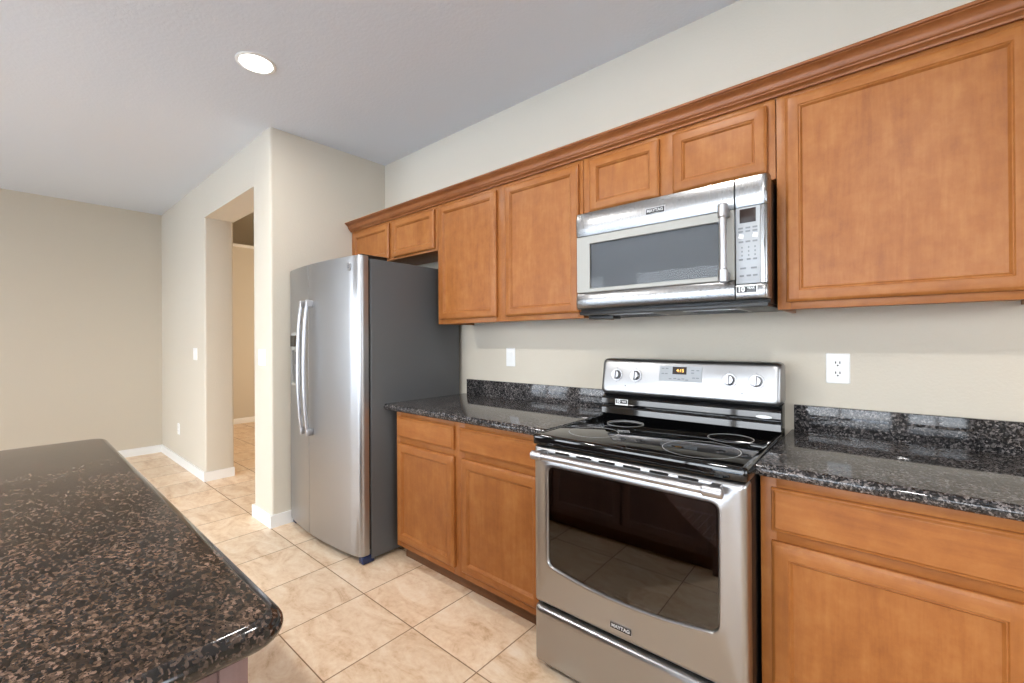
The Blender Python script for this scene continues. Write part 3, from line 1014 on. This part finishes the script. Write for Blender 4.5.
# lower backguard, black gloss, bowed outwards
mb = MB()
lowp = [(-0.09, 0.90), (-0.160, 0.90), (-0.172, 0.921), (-0.180, 0.925), (-0.1830, 0.930), (-0.1805, 0.955), (-0.1770, 0.963), (-0.1725, 0.966), (-0.1725, 0.970),
        (-0.1795, 0.973), (-0.1810, 0.977), (-0.1790, 1.000), (-0.1740, 1.008), (-0.166, 1.012), (-0.158, 1.014), (-0.150, 1.024), (-0.09, 1.03)]
mb.prism(lowp, 'x', RX0 - 0.006, RX1 - 0.003)
bgl = mb.build('lower_backguard', 'black_gloss', rg, angle=14)
mb = MB(); mb.prism(rr(0.078, 0.142, 0.972, 1.000, 0.001, 2, 2), 'y', -0.1815, -0.171); sk = mb.build('sticker', 'label_white', bgl, 'small white warranty sticker')
mb = MB(); mb.box(0.081, 0.139, -0.1819, -0.180, 0.9795, 0.9975, bev=0); mb.build('sticker_field', 'label_black', sk)
text_mesh('10', 0.0205, 'label_white', 'sticker_number', sk, (0.094, -0.1821, 0.9885), (1, 0, 0), (0, 0, 1), weight=0.0008)
text_mesh('YEAR', 0.0095, 'label_white', 'sticker_lettering', sk, (0.1225, -0.1821, 0.9885), (1, 0, 0), (0, 0, 1), weight=0.0002)
mb = MB(); el = [(0.708 + 0.028 * math.cos(2 * math.pi * q / 32), 0.981 + 0.0065 * math.sin(2 * math.pi * q / 32)) for q in range(32)]
mb.prism(el, 'y', -0.1812, -0.171); mb.build('oval_sticker', 'label_white', bgl, 'small white oval sticker')

# upper control panel, steel, leaning back a little
tilt = (1.023, 1.193, -0.188, -0.158)       # z bottom, z top, y bottom, y top
def pf(z, off=0.0):
    t = (z - tilt[0]) / (tilt[1] - tilt[0])
    return tilt[2] + (tilt[3] - tilt[2]) * t + off
mb = MB()
def pl(ins, off, r=0.022):
    return [(x, pf(z, off), z) for x, z in rr(RX0 - 0.011 + ins, RX1 - ins, tilt[0] + ins, tilt[1] - ins, r, 6, 4)]
mb.loops([[(x, -0.09, z) for x, z in rr(RX0 - 0.011, RX1, tilt[0], tilt[1], 0.022, 6, 4)], pl(0, 0.018), pl(0.004, 0.007), pl(0.012, 0.0015), pl(0.02, 0.0, 0.02)], 0)
cp = mb.build('control_panel', 'steel_panel', rg, angle=45)
nrm = Vector((0, -(tilt[1] - tilt[0]), (tilt[3] - tilt[2]))).normalized()
nrm = Vector((0, -1, 0.185)).normalized()
pup = Vector((0, 0.185, 1)).normalized()
for kx in (0.083, 0.179, 0.583, 0.682):
    c = Vector((kx, pf(1.116), 1.116))
    mb = MB()
    mb.lathe(c - nrm * 0.001, nrm, [(0.029, 0), (0.029, 0.003), (0.0275, 0.004)], 32)
    mb.lathe(c, nrm, [(0.0225, 0.003), (0.0215, 0.010), (0.0195, 0.022), (0.0180, 0.0245)], 28)
    kn = mb.build('knob', 'satin', cp)
    mb = MB()
    g0 = c + nrm * 0.023
    for s_, w_ in ((0, 0.0045),):
        lo, hi = -0.019, 0.019
        lps = []
        for zz in (0, 0.009, 0.0105):
            kk = 1.0 if zz < 0.01 else 0.75
            lps.append([g0 + nrm * zz + Vector((1, 0, 0)) * sx_ * w_ * kk + pup * sy_ for sx_, sy_ in ((-1, lo), (1, lo), (1, hi), (-1, hi))])
        mb.loops(lps, 0)
    mb.build('grip', 'satin', kn)
    mb = MB()
    for dz_ in (0.034, -0.034):
        q_ = c + pup * dz_ + nrm * 0.0006
        mb.lathe(q_ - nrm * 0.0008, nrm, [(0.0022, 0), (0.0022, 0.0011)], 10)
    for a_ in (-55, -30, 30, 55, 125, -125, 150, -150):
        q_ = c + (pup * math.cos(math.radians(a_)) + Vector((1, 0, 0)) * math.sin(math.radians(a_))) * 0.031
        mb.lathe(q_ - nrm * 0.0005, nrm, [(0.0010, 0), (0.0010, 0.0008)], 8)
    mb.build('dial_marks', 'print_grey', cp)
for lx in (0.130, 0.632):
    mb = MB(); q_ = Vector((lx, pf(1.066), 1.066)); mb.lathe(q_ - nrm * 0.001, nrm, [(0.0032, 0), (0.0032, 0.002)], 12); mb.build('indicator_light', 'slot', cp)
def panel_rect(m_, x0, x1, z0, z1, off0, off1, mi=0):
    m_.loops([[(x, pf(z, -off0), z) for x, z in ((x0, z0), (x1, z0), (x1, z1), (x0, z1))], [(x, pf(z, -off1), z) for x, z in ((x0, z0), (x1, z0), (x1, z1), (x0, z1))]], mi)
mb = MB(); panel_rect(mb, 0.291, 0.475, 1.100, 1.167, -0.001, 0.002); dp = mb.build('display_panel', 'panel_silver', cp)
mb = MB(); panel_rect(mb, 0.350, 0.411, 1.131, 1.1635, 0.0015, 0.0026); lc = mb.build('clock_display', 'lcd', dp)
text_mesh('4:15', 0.019, 'lcd_digits', 'clock_digits', lc, (0.384, pf(1.147, -0.0028), 1.147), (1, 0, 0), pup, extrude=0.0003, weight=0.0002)
mb = MB()
for bx_, bz_ in ((0.307, 1.155), (0.325, 1.155), (0.307, 1.132), (0.323, 1.132), (0.341, 1.110), (0.362, 1.112), (0.380, 1.110), (0.397, 1.112), (0.414, 1.108), (0.437, 1.150), (0.458, 1.150), (0.437, 1.139), (0.442, 1.118), (0.458, 1.118)):
    panel_rect(mb, bx_ - 0.006, bx_ + 0.006, bz_ - 0.002, bz_ + 0.002, 0.0015, 0.0024)
mb.build('button_print', 'print_grey', dp)

rg.rotation_euler.z = 0.012
# ---------------------------------------------------------------- microwave
MX0, MX1, MYF = 0.001, 0.770, -0.415
MZ0, MZ1 = 1.424, 1.852
mw = thing('microwave', 'stainless over-the-range microwave hung under a short cabinet above the range', 'microwave', ((MX0 + MX1) / 2, -0.2, 1.405))
mb = MB()
b0, b1 = MX0 + 0.003, MX1 - 0.003
mb.box(b0, b1, -0.375, -0.003, 1.41, 1.846, bev=0.002)
mb.build('body', 'black', mw)
mb = MB()
mb.box(b0 + 0.004, b1 - 0.004, -0.395, -0.02, 1.398, 1.412, bev=0.002)
for gx0, gx1 in ((0.12, 0.33), (0.45, 0.66)):
    mb.box(gx0, gx1, -0.33, -0.14, 1.3955, 1.399, 1, bev=0.001)
    for k in range(8):
        mb.box(gx0 + 0.01, gx1 - 0.01, -0.32 + k * 0.022, -0.312 + k * 0.022, 1.394, 1.396, 0, bev=0)
mb.build('underside', ['black', 'steel'], mw)
mb = MB(); mb.box(b0 + 0.004, 0.135, -0.315, -0.24, 1.381, 1.3985, bev=0.003); mb.build('mount_bracket', 'black', mw)
# top and bottom steel bands swept with a gentle bow, round ends
SX = 0.6635
def band_prof(z0, z1, bow, yb=-0.372):
    p = [(yb, z0), (yb, z1), (MYF + 0.004, z1), (MYF + 0.001, z1 - 0.002)]
    for q in range(1, 9):
        t = q / 9
        p.append((MYF - bow * math.sin(math.pi * t), z1 - 0.002 - (z1 - z0 - 0.004) * t))
    p += [(MYF + 0.001, z0 + 0.002), (MYF + 0.004, z0)]
    return p
def band(mb, x0, x1, z0, z1, bow, rl, rrt, m=0):
    prof = band_prof(z0, z1, bow)
    lps = []
    def sec(x, back):
        return [(x, min(-0.372, y + back) if y < -0.372 else y, z) for y, z in prof]
    if rl:
        for q in range(5):
            a = q / 4 * math.pi / 2
            lps.append(sec(x0 + 0.014 * (1 - math.sin(a)) * 0 + 0.014 * (1 - math.cos(a)), 0.022 * (1 - math.sin(a))))
    else:
        lps += [sec(x0, 0.002), sec(x0 + 0.001, 0)]
    for q in range(1, 8):
        lps.append(sec(x0 + 0.014 + (x1 - x0 - 0.028) * q / 8, 0))
    if rrt:
        for q in range(5):
            a = math.pi / 2 - q / 4 * math.pi / 2
            lps.append(sec(x1 - 0.014 * (1 - math.cos(a)), 0.022 * (1 - math.sin(a))))
    else:
        lps += [sec(x1 - 0.001, 0), sec(x1, 0.002)]
    mb.loops(lps, m)
ZB0, ZB1 = 1.495, 1.747
mb = MB(); band(mb, MX0, SX, ZB1, MZ1, 0.006, True, False); band(mb, MX0, SX, MZ0, ZB0, 0.006, True, False)
md = mb.build('microwave_door', 'steel_v', mw, angle=40)
mb = MB()
FXa, FXb = MX0 + 0.006, SX - 0.001
GXa, GXb, GZa, GZb = 0.074, 0.610, 1.513, 1.711
def ml(ins, y):
    return [(x, y, z) for x, z in rr(FXa + ins, FXb - ins, ZB0 + 0.001 + ins, ZB1 - 0.001 - ins, 0.003, 3, 4)]
def gl_(ins, y):
    return [(x, y, z) for x, z in rr(GXa - ins, GXb + ins, GZa - ins, GZb + ins, 0.003, 3, 4)]
mb.loops([ml(0, -0.372), ml(0, MYF + 0.003), ml(0.002, MYF + 0.001), gl_(0.002, MYF + 0.001), gl_(0, MYF + 0.003), gl_(0, -0.372)], 0, False, False)
mb.build('window_frame', 'silver_paint', md, 'light silver frame around the microwave window')
mb = MB(); mb.loops([gl_(0, MYF + 0.004), gl_(0, MYF + 0.007)], 0); mb.build('window_glass', 'mw_glass', md, 'tinted grey window glass')
mb = MB(); mb.loops([gl_(0, MYF + 0.012), gl_(0, MYF + 0.014)], 0); mb.build('mesh_screen', 'screen', md)
mhx = 0.637
mb = MB(); mb.tube([(mhx, -0.462, 1.495), (mhx, -0.462, 1.75)], 0.0125, n=16, up=(0, 1, 0)); mh = mb.build('handle', 'satin', md)
for za, zb in ((1.484, 1.532), (1.712, 1.760)):
    mb = MB()
    mb.lathe((mhx, -0.462, za), (0, 0, 1), [(0.013, 0), (0.0165, 0.003), (0.0165, zb - za - 0.003), (0.013, zb - za)], 20)
    zm = (za + zb) / 2
    mb.box(mhx - 0.012, mhx + 0.012, -0.462, MYF + 0.002, zm - 0.016, zm + 0.016, bev=0.004, seg=3)
    mb.build('end_bracket', 'satin', mh)
bx_, bz_ = 0.377, 1.797
mb = MB(); mb.prism(rr(bx_ - 0.040, bx_ + 0.040, bz_ - 0.0135, bz_ + 0.0135, 0.002, 3, 2), 'y', MYF - 0.0085, MYF - 0.003); bd = mb.build('badge', 'satin', md, 'small dark brand badge with silver lettering')
mb = MB(); mb.prism(rr(bx_ - 0.0375, bx_ + 0.0375, bz_ - 0.011, bz_ + 0.011, 0.0015, 3, 2), 'y', MYF - 0.0092, MYF - 0.008); mb.build('badge_field', 'badge_black', bd)
text_mesh('MAYTAG', 0.0165, 'badge_text', 'lettering', bd, (bx_, MYF - 0.0095, bz_ + 0.001), (1, 0, 0), (0, 0, 1), weight=0.0003)
mb = MB(); mb.prism([(bx_ - 0.02, bz_ - 0.0085), (bx_ - 0.008, bz_ - 0.0098), (bx_ + 0.008, bz_ - 0.0098), (bx_ + 0.02, bz_ - 0.0085), (bx_ + 0.008, bz_ - 0.0085), (bx_ - 0.008, bz_ - 0.0085)], 'y', MYF - 0.0097, MYF - 0.009); mb.build('underline', 'badge_text', bd)
# control column
mb = MB()
band(mb, SX + 0.003, MX1, ZB1 + 0.001, MZ1, 0.006, False, True)
band(mb, SX + 0.003, MX1, MZ0, ZB0 - 0.017, 0.004, False, True)
band(mb, 0.7445, MX1, ZB0 - 0.017, ZB1 + 0.001, 0.002, False, True)
mb.box(SX + 0.003, 0.746, -0.405, -0.372, ZB0 - 0.018, ZB1 + 0.002, bev=0)
cc = mb.build('control_column', 'steel_v', mw, angle=40)
mb = MB(); mb.box(SX + 0.0035, 0.7445, MYF, -0.40, ZB0 - 0.016, ZB1, bev=0.0015); kp = mb.build('keypad', 'panel_silver', cc)
mb = MB(); mb.box(0.680, 0.731, MYF - 0.0012, MYF + 0.001, 1.692, 1.741, bev=0.0006); mb.build('display', 'lcd', kp)
mb = MB()
for zr, xs_, hw in ((1.674, (0.683, 0.706, 0.728), 0.0075), (1.662, (0.683, 0.706, 0.728), 0.0075), (1.626, (0.684, 0.706, 0.728), 0.0075), (1.606, (0.687, 0.708, 0.728), 0.002), (1.592, (0.687, 0.708, 0.728), 0.002), (1.578, (0.687, 0.708, 0.728), 0.002),
                    (1.564, (0.684, 0.708, 0.728), 0.006), (1.533, (0.690, 0.724), 0.009), (1.507, (0.686, 0.708, 0.728), 0.007)):
    for x in xs_:
        mb.box(x - hw, x + hw, MYF - 0.0006, MYF + 0.0005, zr - 0.003, zr + 0.003, bev=0)
mb.build('key_print', 'print_grey', kp)
mb = MB()
for x in (0.685, 0.729):
    mb.prism([(x - 0.010, 1.641), (x + 0.006, 1.636), (x + 0.008, 1.651), (x - 0.006, 1.655)], 'y', MYF - 0.0008, MYF + 0.0005)
mb.build('key_highlight', 'label_white', kp)
mb = MB(); mb.box(0.669, 0.735, MYF - 0.0055, MYF - 0.001, 1.440, 1.470, bev=0); ws = mb.build('warranty_label', 'label_white', cc, 'black and white warranty label')
mb = MB(); mb.box(0.6705, 0.732, MYF - 0.0060, MYF - 0.005, 1.4475, 1.469, bev=0); mb.build('label_field', 'label_black', ws)
text_mesh('10', 0.024, 'label_white', 'label_number', ws, (0.685, MYF - 0.0062, 1.4585), (1, 0, 0), (0, 0, 1), weight=0.001, sx=0.95)
text_mesh('YEAR', 0.010, 'label_white', 'label_lettering', ws, (0.7155, MYF - 0.0062, 1.4625), (1, 0, 0), (0, 0, 1), weight=0.0002)
mb = MB()
for zz in (1.4552, 1.4505):
    mb.box(0.703, 0.729, MYF - 0.0064, MYF - 0.0055, zz - 0.0012, zz + 0.0012, bev=0)
mb.build('label_lines', 'print_grey', ws)


# ---------------------------------------------------------------- outlets and switches
def plate(m_, x0, x1, z0, z1, y, t=0.006):
    def lp(ins, yy_):
        return [(x, yy_, z) for x, z in rr(x0 + ins, x1 - ins, z0 + ins, z1 - ins, 0.005, 4, 2)]
    m_.loops([lp(0, y), lp(0, y - t * 0.5), lp(0.003, y - t)], 0)


def duplex(label, cx, cz, y, w=0.076):
    o = thing('duplex_outlet', label, 'outlet', (cx, y, cz))
    mb = MB(); plate(mb, cx - w / 2, cx + w / 2, cz - 0.0585, cz + 0.0585, y); mb.build('cover_plate', 'plastic', o)
    for s in (1, -1):
        c = cz + s * 0.0195
        mb = MB(); mb.prism(rr(cx - 0.017, cx + 0.017, c - 0.0145, c + 0.0145, 0.0115, 6, 2), 'y', y - 0.0075, y - 0.004)
        rc = mb.build('receptacle', 'plastic', o)
        mb = MB()
        mb.box(cx - 0.0085, cx - 0.0050, y - 0.0081, y - 0.006, c - 0.001, c + 0.008, bev=0)
        mb.box(cx + 0.0050, cx + 0.0085, y - 0.0081, y - 0.006, c - 0.001, c + 0.008, bev=0)
        mb.lathe((cx, y - 0.006, c - 0.0075), (0, -1, 0), [(0.003, 0), (0.003, 0.0021)], 12)
        mb.build('socket_hole', 'slot', rc)
    mb = MB(); mb.lathe((cx, y - 0.005, cz), (0, -1, 0), [(0.0032, 0), (0.0030, 0.0016)], 12); mb.build('screw', 'plastic', o)
    return o


def rocker(label, cx, cz, y, gangs=1, cat='switch', name='rocker_switch', w=0.074):
    o = thing(name, label, cat, (cx, y, cz))
    W = w + 0.046 * (gangs - 1)
    mb = MB(); plate(mb, cx - W / 2, cx + W / 2, cz - 0.0585, cz + 0.0585, y); mb.build('cover_plate', 'plastic', o)
    for k in range(gangs):
        c = cx + (k - (gangs - 1) / 2) * 0.046
        mb = MB()
        mb.loops([[(c - 0.0165, y - 0.005, cz - 0.0335), (c + 0.0165, y - 0.005, cz - 0.0335), (c + 0.0165, y - 0.005, cz + 0.0335), (c - 0.0165, y - 0.005, cz + 0.0335)],
                  [(c - 0.0155, y - 0.0065, cz - 0.0325), (c + 0.0155, y - 0.0065, cz - 0.0325), (c + 0.0155, y - 0.0105, cz + 0.0325), (c - 0.0155, y - 0.0105, cz + 0.0325)]], 0)
        mb.build('rocker', 'plastic', o)
    return o


duplex('white duplex outlet on the wall above the counter beyond the range', 0.926, 1.169, 0.0)
rocker('white wall plate with rocker switch between the tall wall cabinet and granite counter', -0.75, 1.1765, 0.0)
rocker('white two-gang switch plate on the narrow wall beside the passage, near the refrigerator', -2.31, 1.172, PY0, 2)
rocker('white two-gang switch plate on the wall past the passage, near the far corner', -3.99, 1.168, PY0, 2)
duplex('white low duplex outlet near the floor past the passage', -4.62, 0.364, PY0)

# ---------------------------------------------------------------- ceiling lights


def downlight(label, x, y, power):
    o = thing('recessed_light', label, 'ceiling light', (x, y, CEIL))
    mb = MB(); mb.lathe((x, y, CEIL), (0, 0, -1), [(0.096, 0), (0.096, 0.003), (0.090, 0.006), (0.080, 0.006), (0.077, 0.003), (0.077, 0.0)], 40, cap0=False, cap1=False)
    mb.build('trim_ring', 'white', o)
    mb = MB(); mb.lathe((x, y, CEIL - 0.0015), (0, 0, -1), [(0.078, 0), (0.070, 0.004), (0.045, 0.008), (0.01, 0.010)], 36)
    mb.build('lens', 'lamp', o)
    l = bpy.data.lights.new('lamp_light', 'AREA'); l.shape = 'DISK'; l.size = 0.15; l.energy = power; l.color = (1, 0.975, 0.94)
    lo = bpy.data.objects.new('lamp_light', l); lo.location = (0, 0, -0.014); lo.parent = o
    COL.objects.link(lo)
    return o


downlight('round lit recessed ceiling light above the refrigerator end of the kitchen', -1.47, -1.23, 6)

downlight('unseen added recessed ceiling light over the range side of the aisle', 0.35, -1.23, 9)  # unseen, added with the next two to light floor and counters
downlight('unseen added recessed ceiling light over the island', -1.3, -2.9, 30)
downlight('unseen added recessed ceiling light near the sliding patio door', 1.2, -2.9, 30)

# hallway lamp beyond the passage
hl = bpy.data.lights.new('hall_lamp', 'POINT'); hl.energy = 70; hl.color = (1, 0.86, 0.70); hl.shadow_soft_size = 0.15
ho = bpy.data.objects.new('hall_lamp', hl); ho.location = (-4.6, 1.6, 1.5); COL.objects.link(ho)
